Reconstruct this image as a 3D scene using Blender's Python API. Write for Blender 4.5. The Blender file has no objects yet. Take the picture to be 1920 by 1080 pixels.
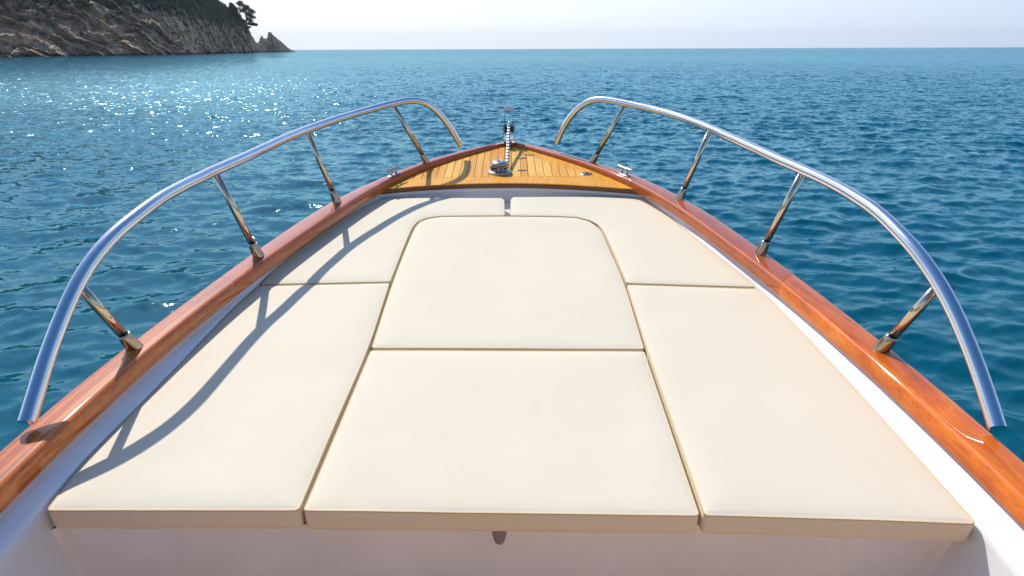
import bpy, math, random
import numpy as np
from mathutils import Matrix, Vector
random.seed(7)
sc = bpy.context.scene
COL = sc.collection
R = math.radians
HC = 1.8                                   # eye height above the sea

# ---------------------------------------------------------------- camera
cam_d = bpy.data.cameras.new('camera')
cam = bpy.data.objects.new('camera', cam_d)
COL.objects.link(cam)
sc.camera = cam
cam_d.sensor_width = 36.0
cam_d.lens = 36.0 * 1150 / 1920
cam_d.clip_start = 0.05
cam_d.clip_end = 60000
rx = Vector((0.9999899637, -0.0028576630, -0.0034505488))
uy = Vector((0.0042530341, 0.3633367693, 0.9316481652))
fz = Vector((0.0014086252, 0.9316534902, -0.3633452765))
mc = Matrix.Identity(4)
for i in range(3):
    mc[i][0] = rx[i]; mc[i][1] = uy[i]; mc[i][2] = -fz[i]; mc[i][3] = (0, 0, HC)[i]
cam.matrix_world = mc

# ---------------------------------------------------------------- sky and sun
HAZE = 0.00012
SUN_EL, SUN_AZ = 45.4, -31.9               # degrees; azimuth clockwise from +Y
world = bpy.data.worlds.new('World')
sc.world = world
world.use_nodes = True
nt = world.node_tree
bgn = nt.nodes['Background']
sky = nt.nodes.new('ShaderNodeTexSky')
sky.sky_type = 'NISHITA'
sky.sun_disc = False
sky.sun_elevation = R(SUN_EL)
sky.sun_rotation = R(SUN_AZ)
sky.altitude = 0
sky.air_density = 1.0
sky.dust_density = 0.6
sky.ozone_density = 3.0
# pale haze low over the sea
tcw = nt.nodes.new('ShaderNodeTexCoord'); spw = nt.nodes.new('ShaderNodeSeparateXYZ'); nt.links.new(tcw.outputs['Generated'], spw.inputs[0])
rmw = nt.nodes.new('ShaderNodeValToRGB'); nt.links.new(spw.outputs[2], rmw.inputs[0])
HZ = [(0.0, .95), (.08, .92), (.16, .82), (.27, .52), (.42, .18), (.65, .0)]
while len(rmw.color_ramp.elements) < len(HZ): rmw.color_ramp.elements.new(.5)
for e_, (p_, v_) in zip(rmw.color_ramp.elements, HZ): e_.position = p_; e_.color = (v_, v_, v_, 1)
mxw = nt.nodes.new('ShaderNodeMix'); mxw.data_type = 'RGBA'; nt.links.new(rmw.outputs[0], mxw.inputs[0])
hsv = nt.nodes.new('ShaderNodeHueSaturation'); hsv.inputs['Saturation'].default_value = 1.24; nt.links.new(sky.outputs[0], hsv.inputs['Color'])
nt.links.new(hsv.outputs[0], mxw.inputs[6]); # the haze is whitest towards the sun
dtw = nt.nodes.new('ShaderNodeVectorMath'); dtw.operation = 'DOT_PRODUCT'; nt.links.new(tcw.outputs['Generated'], dtw.inputs[0])
dtw.inputs[1].default_value = (math.sin(R(SUN_AZ)), math.cos(R(SUN_AZ)), 0)
mrw = nt.nodes.new('ShaderNodeMapRange'); nt.links.new(dtw.outputs['Value'], mrw.inputs[0]); mrw.inputs[1].default_value = .1; mrw.inputs[2].default_value = .97
hcw = nt.nodes.new('ShaderNodeMix'); hcw.data_type = 'RGBA'; nt.links.new(mrw.outputs[0], hcw.inputs[0])
hcw.inputs[6].default_value = (3.2, 4.1, 5.7, 1); hcw.inputs[7].default_value = (6.9, 7.05, 7.2, 1)
nt.links.new(hcw.outputs[2], mxw.inputs[7])
nt.links.new(mxw.outputs[2], bgn.inputs[0])
bgn.inputs[1].default_value = 0.15
sun_d = bpy.data.lights.new('sun', 'SUN')
sun_d.energy = 4.15
sun_d.angle = R(0.53)
sun_d.color = (1.0, 0.95, 0.88)
sun = bpy.data.objects.new('sun', sun_d)
COL.objects.link(sun)
sdir = Vector((math.sin(R(SUN_AZ)) * math.cos(R(SUN_EL)), math.cos(R(SUN_AZ)) * math.cos(R(SUN_EL)), math.sin(R(SUN_EL))))
sun.rotation_euler = sdir.to_track_quat('Z', 'Y').to_euler()
sun.location = sdir * 50
sc.view_settings.view_transform = 'Standard'
sc.view_settings.look = 'None'
sc.view_settings.exposure = 0.19
sc.view_settings.gamma = 1.0
sc.cycles.max_bounces = 8
sc.cycles.glossy_bounces = 4
sc.cycles.sample_clamp_indirect = 8

# ---------------------------------------------------------------- helpers
def tag(o, label=None, cat=None, group=None, kind=None):
    if label: o['label'] = label
    if cat: o['category'] = cat
    if group: o['group'] = group
    if kind: o['kind'] = kind
    return o

def mesh(name, V, F, mat, parent=None, smooth=True, uv=None, attr=None):
    me = bpy.data.meshes.new(name)
    V = [tuple(map(float, v)) for v in V] if not isinstance(V, np.ndarray) else V.tolist()
    me.from_pydata(V, [], [tuple(f) for f in F])
    if uv is not None:
        l = me.uv_layers.new(name='UVMap')
        idx = np.empty(len(me.loops), dtype=np.int32); me.loops.foreach_get('vertex_index', idx)
        l.data.foreach_set('uv', np.asarray(uv, dtype=np.float32)[idx].ravel())
    if attr is not None:
        a = me.attributes.new('tone', 'FLOAT', 'FACE'); a.data.foreach_set('value', np.asarray(attr, dtype=np.float32))
    if mat: me.materials.append(mat)
    if smooth: me.polygons.foreach_set('use_smooth', [True] * len(me.polygons))
    me.update()
    o = bpy.data.objects.new(name, me)
    COL.objects.link(o)
    if parent: o.parent = parent
    return o

class MB:
    """collects shapes into one mesh"""
    def __init__(s): s.v = []; s.f = []
    def add(s, V, F):
        n = len(s.v); s.v += [tuple(v) for v in V]; s.f += [tuple(i + n for i in f) for f in F]; return s
    def box(s, c, d, m=None, bev=0.0):
        x, y, z = d[0] / 2, d[1] / 2, d[2] / 2
        b = min(bev, x * .9, y * .9, z * .9)
        V = []; F = []
        if b <= 0:
            V = [(i * x, j * y, k * z) for i in (-1, 1) for j in (-1, 1) for k in (-1, 1)]
            F = [(0, 1, 3, 2), (4, 6, 7, 5), (0, 4, 5, 1), (2, 3, 7, 6), (0, 2, 6, 4), (1, 5, 7, 3)]
        else:
            levels = [(-z, b), (-z + b, 0), (z - b, 0), (z, b)]
            for zz, ins in levels:
                X, Y = x - ins, y - ins
                V += [(-X + b, -Y, zz), (X - b, -Y, zz), (X, -Y + b, zz), (X, Y - b, zz), (X - b, Y, zz), (-X + b, Y, zz), (-X, Y - b, zz), (-X, -Y + b, zz)]
            for l in range(3):
                for i in range(8):
                    j = (i + 1) % 8
                    F.append((l * 8 + i, l * 8 + j, l * 8 + 8 + j, l * 8 + 8 + i))
            F.append(tuple(range(7, -1, -1))); F.append(tuple(range(24, 32)))
        V = [Vector(v) for v in V]
        if m is not None: V = [m @ v for v in V]
        c = Vector(c)
        return s.add([v + c for v in V], F)
    def tube(s, P, r, n=16, caps=True, ref=None):
        P = [Vector(p) for p in P]
        rr = r if isinstance(r, (list, tuple)) else [r] * len(P)
        V = []; F = []
        up = None
        for i, p in enumerate(P):
            t = (P[min(i + 1, len(P) - 1)] - P[max(i - 1, 0)]).normalized()
            if up is None:
                up = Vector((0, 0, 1)) if abs(t.z) < .9 else Vector((1, 0, 0))
            a = t.cross(up).normalized(); b = a.cross(t).normalized(); up = b
            for k in range(n):
                th = 2 * math.pi * k / n
                V.append(p + (a * math.cos(th) + b * math.sin(th)) * rr[i])
        m = len(P)
        for i in range(m - 1):
            for k in range(n):
                q = (k + 1) % n
                F.append((i * n + k, i * n + q, (i + 1) * n + q, (i + 1) * n + k))
        if caps:
            F.append(tuple(range(n - 1, -1, -1))); F.append(tuple(range((m - 1) * n, m * n)))
        return s.add(V, F)
    def lathe(s, prof, c, n=32, m=None, sx=1.0):
        V = []; F = []
        for (r, z) in prof:
            for k in range(n):
                th = 2 * math.pi * k / n
                v = Vector((r * math.cos(th) * sx, r * math.sin(th), z))
                V.append(v)
        if m is not None: V = [m @ v for v in V]
        c = Vector(c); V = [v + c for v in V]
        L = len(prof)
        for i in range(L - 1):
            for k in range(n):
                q = (k + 1) % n
                F.append((i * n + k, i * n + q, (i + 1) * n + q, (i + 1) * n + k))
        F.append(tuple(range(n - 1, -1, -1))); F.append(tuple(range((L - 1) * n, L * n)))
        return s.add(V, F)
    def torus(s, c, R_, r, m=None, n=20, k=8, sx=1.0):
        V = []; F = []
        for i in range(n):
            a = 2 * math.pi * i / n
            for j in range(k):
                b = 2 * math.pi * j / k
                v = Vector(((R_ * sx + r * math.cos(b)) * math.cos(a) if sx == 1 else (R_ * sx) * math.cos(a) + r * math.cos(b) * math.cos(a), (R_ + r * math.cos(b)) * math.sin(a), r * math.sin(b)))
                V.append((m @ v if m is not None else v) + Vector(c))
        for i in range(n):
            for j in range(k):
                F.append((i * k + j, ((i + 1) % n) * k + j, ((i + 1) % n) * k + (j + 1) % k, i * k + (j + 1) % k))
        return s.add(V, F)
    def build(s, name, mat, parent=None, smooth=True, auto=None):
        o = mesh(name, s.v, s.f, mat, parent, smooth)
        if auto is not None: sharp(o, auto)
        return o

def sharp(o, deg):
    """edges steeper than deg stay crisp"""
    me = o.data
    import bmesh
    bm = bmesh.new(); bm.from_mesh(me)
    bmesh.ops.recalc_face_normals(bm, faces=bm.faces)
    for e in bm.edges:
        if len(e.link_faces) == 2 and e.calc_face_angle(0) > R(deg): e.smooth = False
    bm.to_mesh(me); bm.free()
    return o

# the boat floats a little bow-up and heeled: boat frame -> world
RW = Matrix(((0.99996895, 0.0, 0.00787966, 0), (0.00058952, 0.99719736, -0.07481365, 0), (-0.00785758, 0.07481597, 0.99716640, 0), (0, 0, 0, 1)))
MBOAT = Matrix.Translation((0, 0, HC)) @ RW @ Matrix.Translation((0.002, 0, -1.0))

def boat_thing(name, label, cat, base, group=None):
    o = bpy.data.objects.new(name, None); COL.objects.link(o)
    o.empty_display_size = .1
    o.matrix_world = MBOAT @ Matrix.Translation(base)
    return tag(o, label, cat, group)

# ---------------------------------------------------------------- materials
def newmat(name):
    m = bpy.data.materials.new(name); m.use_nodes = True
    nt = m.node_tree; b = nt.nodes['Principled BSDF']
    return m, nt, b
def N(nt, typ, **kw):
    n = nt.nodes.new(typ)
    for k, v in kw.items():
        if k.startswith('i_'): n.inputs[k[2:].replace('_', ' ')].default_value = v
        else: setattr(n, k, v)
    return n
def ramp(nt, stops, fac=None, interp='LINEAR'):
    n = nt.nodes.new('ShaderNodeValToRGB'); n.color_ramp.interpolation = interp
    e = n.color_ramp.elements
    while len(e) < len(stops): e.new(.5)
    for i, (p, c) in enumerate(stops):
        e[i].position = p; e[i].color = (*c, 1) if len(c) == 3 else c
    if fac is not None: nt.links.new(fac, n.inputs[0])
    return n
def coords(nt, scale, kind='Object', rot=(0, 0, 0)):
    tc = nt.nodes.new('ShaderNodeTexCoord'); mp = nt.nodes.new('ShaderNodeMapping')
    mp.inputs['Scale'].default_value = scale; mp.inputs['Rotation'].default_value = rot
    nt.links.new(tc.outputs[kind], mp.inputs[0]); return mp.outputs[0]
def noise(nt, vec, scale, detail=4, rough=.55, dist=0.0):
    n = nt.nodes.new('ShaderNodeTexNoise'); n.inputs['Scale'].default_value = scale
    n.inputs['Detail'].default_value = detail; n.inputs['Roughness'].default_value = rough; n.inputs['Distortion'].default_value = dist
    nt.links.new(vec, n.inputs['Vector']); return n.outputs['Fac']
def mix(nt, fac, a, b, mode='MIX'):
    n = nt.nodes.new('ShaderNodeMix'); n.data_type = 'RGBA'; n.blend_type = mode
    def put(s, v):
        if isinstance(v, (tuple, list)): s.default_value = (*v, 1) if len(v) == 3 else v
        elif isinstance(v, float): s.default_value = v
        else: nt.links.new(v, s)
    put(n.inputs[0], fac); put(n.inputs[6], a); put(n.inputs[7], b); return n.outputs[2]
def bump(nt, h, strength, dist, b, prev=None):
    n = nt.nodes.new('ShaderNodeBump'); n.inputs['Strength'].default_value = strength; n.inputs['Distance'].default_value = dist
    nt.links.new(h, n.inputs['Height'])
    if prev: nt.links.new(prev, n.inputs['Normal'])
    if b: nt.links.new(n.outputs[0], b.inputs['Normal'])
    return n.outputs[0]

def varnish(name, c1, c2, c3, stripe, su=.3, sv=22.0, rot=0.0):
    """glossy varnished mahogany; UV in metres, u along the board"""
    m, nt, b = newmat(name)
    v = coords(nt, (su, sv, 1), 'UV', (0, 0, rot))
    n1 = noise(nt, v, 3.0, 5, .6, .6)
    v2 = coords(nt, (26.0, 420.0, 1), 'UV', (0, 0, rot))
    n2 = noise(nt, v2, 1.0, 3, .6)
    v3 = coords(nt, (1, 1, 1), 'UV')
    n3 = noise(nt, v3, 5.0, 3, .5)
    r1 = ramp(nt, [(.30, c1), (.5, c2), (.72, c3)], n1)
    col = mix(nt, stripe, c2, r1.outputs[0])
    r3 = ramp(nt, [(.3, (.80, .76, .72)), (.7, (1.08, 1.06, 1.0))], n3)
    col = mix(nt, 1.0, col, r3.outputs[0], 'MULTIPLY')
    r2 = ramp(nt, [(.35, (.62, .55, .5)), (.55, (1, 1, 1))], n2)
    col = mix(nt, .75, col, r2.outputs[0], 'MULTIPLY')
    nt.links.new(col, b.inputs['Base Color'])
    b.inputs['Roughness'].default_value = .45
    b.inputs['Specular IOR Level'].default_value = .1
    b.inputs['IOR'].default_value = 1.5
    b.inputs['Coat Weight'].default_value = 1.0
    b.inputs['Coat Roughness'].default_value = .03
    b.inputs['Coat IOR'].default_value = 1.5
    vb = coords(nt, (1, 1, 1), 'Object')
    nb = noise(nt, vb, 14.0, 2, .5)
    nn = bump(nt, nb, .05, .004, None)
    nt.links.new(nn, b.inputs['Coat Normal']); nt.links.new(nn, b.inputs['Normal'])
    return m

M = {}
M['maho_a'] = varnish('mahogany_forward', (.40, .075, .012), (.52, .115, .014), (.60, .15, .02), .6)
M['maho_b'] = varnish('mahogany_striped', (.16, .022, .010), (.60, .15, .020), (.76, .25, .035), 1.0)
M['maho_c'] = varnish('mahogany_orange', (.45, .070, .002), (.74, .16, .002), (.90, .27, .006), .8, 1.6, 9.0)
M['maho_d'] = varnish('mahogany_red', (.36, .060, .012), (.48, .10, .014), (.56, .13, .02), .7, 1.2, 10.0)

def teak(name):
    m, nt, b = newmat(name)
    v = coords(nt, (90.0, 5.0, 1), 'Object'); n1 = noise(nt, v, 1.0, 5, .6, .4)
    v2 = coords(nt, (9, 1.5, 1), 'Object'); n2 = noise(nt, v2, 1.0, 3, .5)
    a = N(nt, 'ShaderNodeAttribute', attribute_name='tone')
    base = ramp(nt, [(0.0, (.66, .25, .020)), (.5, (.84, .40, .035)), (1.0, (.92, .54, .085))], a.outputs['Fac'])
    g = ramp(nt, [(.3, (.80, .74, .66)), (.6, (1.04, 1.03, 1.0))], n1)
    col = mix(nt, 1.0, base.outputs[0], g.outputs[0], 'MULTIPLY')
    g2 = ramp(nt, [(.3, (.9, .87, .82)), (.7, (1.05, 1.05, 1.05))], n2)
    col = mix(nt, 1.0, col, g2.outputs[0], 'MULTIPLY')
    nt.links.new(col, b.inputs['Base Color']); b.inputs['Roughness'].default_value = .42
    b.inputs['Specular IOR Level'].default_value = .25
    bump(nt, n1, .25, .001, b)
    return m
M['teak'] = teak('teak')
def plain(name, c, rough, metal=0.0, coat=0.0, bumpn=None):
    m, nt, b = newmat(name)
    v = coords(nt, (1, 1, 1)); n = noise(nt, v, 6.0, 4)
    r = ramp(nt, [(.3, tuple(x * .93 for x in c)), (.7, tuple(min(1, x * 1.05) for x in c))], n)
    nt.links.new(r.outputs[0], b.inputs['Base Color'])
    b.inputs['Roughness'].default_value = rough; b.inputs['Metallic'].default_value = metal
    b.inputs['Coat Weight'].default_value = coat; b.inputs['Coat Roughness'].default_value = .08
    if bumpn:
        vb = coords(nt, (1, 1, 1)); nb = noise(nt, vb, bumpn[0], 3); bump(nt, nb, bumpn[1], bumpn[2], b)
    return m
M['caulk'] = plain('caulk', (.035, .028, .024), .6)
M['dark_teak'] = plain('teak_edge', (.20, .075, .022), .45)
M['gel'] = plain('white_gelcoat', (.80, .795, .80), .28, 0, .5, (3.0, .08, .02))
M['steel'] = plain('polished_steel', (.78, .78, .79), .15, 1.0, 0, (9.0, .03, .002))
M['steel_b'] = plain('stainless_fitting', (.46, .44, .42), .27, 1.0)
M['steel_e'] = plain('tinted_base_steel', (.42, .34, .26), .16, 1.0)  # darker copy of the post tint, for the stanchion bases
M['steel_c'] = plain('tinted_post_steel', (.64, .54, .40), .10, 1.0)  # warm tint stands in for brown reflections on the rail posts
M['zinc'] = plain('galvanised_chain', (.33, .34, .37), .35, 1.0)
M['black'] = plain('black_rubber', (.012, .012, .014), .5)
M['whiteplastic'] = plain('white_plastic', (.62, .62, .62), .4)
def vinyl(name, c):
    m, nt, b = newmat(name)
    v = coords(nt, (1, 1, 1))
    n1 = noise(nt, v, 4.0, 5, .6); n2 = noise(nt, v, 420.0, 2, .6); n3 = noise(nt, v, 26.0, 4, .6, 1.2)
    r = ramp(nt, [(.3, (c[0] * .975, c[1] * .97, c[2] * .955)), (.65, c)], n1)
    r3 = ramp(nt, [(.30, (.975, .97, .96)), (.42, (1, 1, 1))], n3)
    col = mix(nt, .6, r.outputs[0], r3.outputs[0], 'MULTIPLY')
    nt.links.new(col, b.inputs['Base Color'])
    b.inputs['Roughness'].default_value = .7
    b.inputs['Specular IOR Level'].default_value = .15
    x = bump(nt, n1, .22, .008, None); x = bump(nt, n3, .10, .002, None, x); bump(nt, n2, .25, .0004, b, x)
    return m
M['vinyl'] = vinyl('cream_vinyl', (.755, .665, .505))
M['piping'] = vinyl('cream_piping', (.66, .47, .22))

M['sole'] = plain('teak_sole', (.80, .43, .15), .5)
M['maho_w'] = plain('mahogany_panel', (.34, .12, .035), .35, 0, .6)
M['taupe'] = plain('notch_shade', (.26, .21, .24), .6)  # shade of the bulkhead notch, given as a colour
M['tan'] = plain('tan_panel', (.52, .35, .19), .5)
# ---------------------------------------------------------------- measured boat outlines (metres, boat frame: x right, y forward, z up, z = 0 at the cushion tops)
RAILL = [[-1.106,1.138,0.11],[-1.11,1.195,0.154],[-1.114,1.253,0.198],[-1.116,1.311,0.24],[-1.116,1.371,0.282],[-1.115,1.432,0.32],[-1.111,1.496,0.353],[-1.104,1.563,0.38],[-1.095,1.632,0.4],[-1.087,1.703,0.413],[-1.082,1.775,0.422],[-1.079,1.847,0.427],[-1.075,1.919,0.428],[-1.071,1.992,0.428],[-1.065,2.064,0.427],[-1.059,2.136,0.427],[-1.05,2.208,0.426],[-1.039,2.279,0.426],[-1.028,2.351,0.426],[-1.018,2.423,0.426],[-1.008,2.494,0.427],[-0.998,2.566,0.427],[-0.988,2.638,0.428],[-0.978,2.71,0.428],[-0.965,2.781,0.428],[-0.952,2.852,0.428],[-0.935,2.922,0.428],[-0.914,2.992,0.429],[-0.892,3.061,0.43],[-0.869,3.129,0.431],[-0.844,3.198,0.432],[-0.818,3.265,0.432],[-0.79,3.332,0.434],[-0.759,3.397,0.435],[-0.725,3.461,0.437],[-0.688,3.523,0.44],[-0.649,3.584,0.442],[-0.606,3.643,0.443],[-0.555,3.694,0.439],[-0.5,3.736,0.419],[-0.45,3.767,0.378],[-0.408,3.794,0.325],[-0.371,3.817,0.267],[-0.338,3.836,0.206],[-0.307,3.853,0.143]]
TL = [[-1.115,1.433,0.321],[-1.056,2.159,0.426],[-0.944,2.884,0.428],[-0.662,3.564,0.441]]
BL = [[-1.069,1.508,0.085],[-0.972,2.199,0.081],[-0.844,2.889,0.082],[-0.497,3.64,0.09]]
RAILR = [[1.12,1.127,0.107],[1.126,1.188,0.149],[1.128,1.247,0.193],[1.127,1.307,0.237],[1.124,1.368,0.28],[1.119,1.431,0.319],[1.112,1.497,0.353],[1.105,1.566,0.38],[1.1,1.637,0.399],[1.098,1.71,0.413],[1.096,1.784,0.422],[1.093,1.858,0.426],[1.091,1.932,0.428],[1.088,2.007,0.428],[1.084,2.081,0.427],[1.077,2.155,0.426],[1.066,2.228,0.426],[1.053,2.302,0.426],[1.041,2.375,0.426],[1.029,2.448,0.427],[1.018,2.522,0.427],[1.007,2.595,0.427],[0.996,2.669,0.428],[0.985,2.742,0.428],[0.974,2.816,0.428],[0.963,2.889,0.429],[0.95,2.962,0.429],[0.934,3.035,0.43],[0.917,3.107,0.43],[0.897,3.179,0.431],[0.873,3.249,0.432],[0.844,3.317,0.434],[0.812,3.384,0.435],[0.775,3.449,0.437],[0.733,3.51,0.439],[0.689,3.57,0.441],[0.642,3.628,0.443],[0.594,3.685,0.444],[0.544,3.74,0.442],[0.49,3.788,0.429],[0.435,3.823,0.394],[0.388,3.85,0.343],[0.351,3.874,0.283],[0.322,3.894,0.218],[0.299,3.91,0.149]]
TR = [[1.119,1.439,0.323],[1.071,2.198,0.426],[0.953,2.945,0.429],[0.664,3.601,0.442]]
BR = [[1.063,1.506,0.085],[0.988,2.237,0.081],[0.848,2.951,0.082],[0.5,3.667,0.091]]
OUTL = [[-1.02,-2.5],[-1.025,-2.382],[-1.031,-2.264],[-1.036,-2.146],[-1.041,-2.028],[-1.047,-1.91],[-1.052,-1.792],[-1.057,-1.674],[-1.062,-1.556],[-1.067,-1.438],[-1.072,-1.32],[-1.077,-1.202],[-1.081,-1.084],[-1.086,-0.966],[-1.09,-0.848],[-1.094,-0.73],[-1.098,-0.612],[-1.102,-0.493],[-1.105,-0.375],[-1.108,-0.257],[-1.111,-0.139],[-1.114,-0.021],[-1.117,0.097],[-1.12,0.215],[-1.123,0.333],[-1.125,0.451],[-1.128,0.569],[-1.13,0.688],[-1.133,0.806],[-1.134,0.924],[-1.133,1.042],[-1.13,1.16],[-1.125,1.278],[-1.116,1.396],[-1.105,1.513],[-1.092,1.631],[-1.078,1.748],[-1.063,1.865],[-1.048,1.982],[-1.032,2.099],[-1.015,2.216],[-0.997,2.333],[-0.977,2.45],[-0.955,2.566],[-0.93,2.681],[-0.903,2.796],[-0.871,2.91],[-0.834,3.022],[-0.793,3.133],[-0.747,3.242],[-0.697,3.349],[-0.643,3.454],[-0.585,3.556],[-0.522,3.657],[-0.455,3.754],[-0.383,3.848],[-0.306,3.937],[-0.223,4.022],[-0.138,4.103],[-0.05,4.182]]
OUTR = [[1.02,-2.5],[1.025,-2.382],[1.031,-2.265],[1.036,-2.147],[1.041,-2.03],[1.046,-1.912],[1.052,-1.795],[1.057,-1.677],[1.062,-1.559],[1.067,-1.442],[1.072,-1.324],[1.076,-1.207],[1.081,-1.089],[1.085,-0.971],[1.09,-0.854],[1.094,-0.736],[1.098,-0.618],[1.102,-0.501],[1.105,-0.383],[1.108,-0.266],[1.111,-0.148],[1.114,-0.03],[1.117,0.087],[1.12,0.205],[1.122,0.323],[1.125,0.44],[1.127,0.558],[1.13,0.676],[1.131,0.793],[1.132,0.911],[1.131,1.029],[1.127,1.146],[1.122,1.264],[1.114,1.381],[1.105,1.499],[1.094,1.616],[1.083,1.733],[1.07,1.85],[1.056,1.967],[1.042,2.084],[1.027,2.201],[1.011,2.317],[0.993,2.434],[0.973,2.55],[0.951,2.665],[0.926,2.78],[0.898,2.894],[0.866,3.008],[0.829,3.12],[0.787,3.229],[0.737,3.336],[0.68,3.439],[0.616,3.538],[0.547,3.633],[0.475,3.726],[0.401,3.818],[0.325,3.908],[0.247,3.996],[0.168,4.083],[0.087,4.169]]
INL = [[-0.925,-2.5],[-0.93,-2.383],[-0.936,-2.266],[-0.941,-2.149],[-0.946,-2.032],[-0.951,-1.915],[-0.956,-1.798],[-0.962,-1.682],[-0.967,-1.565],[-0.972,-1.448],[-0.976,-1.331],[-0.981,-1.214],[-0.986,-1.097],[-0.99,-0.98],[-0.995,-0.863],[-0.999,-0.746],[-1.003,-0.629],[-1.006,-0.512],[-1.01,-0.395],[-1.013,-0.278],[-1.016,-0.161],[-1.019,-0.044],[-1.022,0.073],[-1.024,0.19],[-1.027,0.307],[-1.03,0.424],[-1.033,0.541],[-1.036,0.658],[-1.039,0.775],[-1.041,0.892],[-1.041,1.009],[-1.039,1.126],[-1.035,1.243],[-1.029,1.36],[-1.02,1.477],[-1.009,1.593],[-0.996,1.709],[-0.981,1.825],[-0.965,1.941],[-0.946,2.057],[-0.926,2.172],[-0.904,2.287],[-0.881,2.402],[-0.857,2.516],[-0.831,2.631],[-0.805,2.745],[-0.778,2.858],[-0.749,2.972],[-0.718,3.085],[-0.683,3.196],[-0.642,3.306],[-0.595,3.413],[-0.54,3.517],[-0.479,3.616],[-0.412,3.712],[-0.34,3.805],[-0.265,3.895],[-0.188,3.982],[-0.108,4.068],[-0.028,4.153]]
INR = [[0.925,-2.5],[0.93,-2.384],[0.935,-2.268],[0.941,-2.152],[0.946,-2.036],[0.951,-1.92],[0.956,-1.804],[0.961,-1.688],[0.966,-1.572],[0.971,-1.456],[0.976,-1.34],[0.981,-1.224],[0.985,-1.107],[0.99,-0.991],[0.994,-0.875],[0.998,-0.759],[1.002,-0.643],[1.006,-0.527],[1.009,-0.411],[1.012,-0.295],[1.015,-0.179],[1.018,-0.063],[1.021,0.053],[1.024,0.17],[1.026,0.286],[1.029,0.402],[1.032,0.518],[1.034,0.634],[1.036,0.75],[1.037,0.866],[1.036,0.982],[1.033,1.099],[1.028,1.215],[1.021,1.331],[1.013,1.446],[1.003,1.562],[0.993,1.678],[0.981,1.793],[0.968,1.909],[0.953,2.024],[0.936,2.139],[0.918,2.254],[0.898,2.368],[0.878,2.483],[0.857,2.597],[0.833,2.71],[0.808,2.824],[0.779,2.936],[0.746,3.048],[0.708,3.157],[0.664,3.265],[0.614,3.37],[0.558,3.471],[0.496,3.57],[0.431,3.666],[0.362,3.759],[0.289,3.85],[0.214,3.938],[0.137,4.025],[0.058,4.111]]
C_side_left = [[-0.994,0.98],[-0.45,0.981],[-0.448,1.263],[-0.439,1.642],[-0.459,2.134],[-0.947,2.105],[-0.969,1.97],[-0.974,1.845],[-0.989,1.452],[-1.0,1.262],[-1.008,1.139]]
C_mid_near = [[-0.445,0.98],[-0.017,0.974],[0.408,0.967],[0.422,1.64],[-0.009,1.641],[-0.434,1.642]]
C_mid_far = [[-0.434,1.652],[-0.009,1.651],[0.424,1.649],[0.444,2.133],[0.438,2.434],[0.434,2.654],[0.429,2.725],[0.414,2.791],[0.388,2.853],[0.335,2.9],[0.225,2.915],[-0.023,2.92],[-0.254,2.914],[-0.347,2.909],[-0.404,2.88],[-0.439,2.829],[-0.452,2.753],[-0.455,2.571],[-0.453,2.142]]
C_back_left = [[-0.95,2.117],[-0.459,2.144],[-0.463,2.571],[-0.462,2.753],[-0.448,2.836],[-0.411,2.892],[-0.348,2.921],[-0.255,2.926],[-0.023,2.933],[-0.028,3.194],[-0.045,3.228],[-0.307,3.229],[-0.682,3.215],[-0.712,3.177],[-0.824,2.864],[-0.876,2.666],[-0.941,2.281]]
C_back_right = [[0.001,2.933],[0.226,2.927],[0.336,2.912],[0.395,2.864],[0.426,2.799],[0.437,2.732],[0.442,2.661],[0.446,2.441],[0.45,2.138],[0.704,2.121],[0.941,2.106],[0.862,2.57],[0.80,2.979],[0.727,3.232],[0.701,3.251],[0.365,3.257],[0.019,3.248],[0.004,3.204]]
C_side_right = [[0.447,2.126],[0.428,1.646],[0.415,0.969],[0.706,0.958],[0.986,0.946],[0.983,1.252],[0.976,1.581],[0.953,2.023],[0.938,2.091],[0.7,2.109]]

def cat_rom(P, n):
    P = [np.array(p, float) for p in P]
    P = [2 * P[0] - P[1]] + P + [2 * P[-1] - P[-2]]
    out = []
    segs = len(P) - 3
    for k in range(n):
        t = k / (n - 1) * segs; i = min(int(t), segs - 1); u = t - i
        a, b, c, d = P[i:i + 4]
        out.append(.5 * ((2 * b) + (-a + c) * u + (2 * a - 5 * b + 4 * c - d) * u * u + (-a + 3 * b - 3 * c + d) * u ** 3))
    return np.array(out)
def zg(y): return float(np.interp(y, [-3, 1.5, 2.4, 3.2, 4.2], [.085, .085, .080, .083, .10]))
def zdeck(x, y): return .046 + .028 * max(0, y - 3.3) + .006 * (1 - min(1, abs(x) / .7) ** 2)

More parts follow.
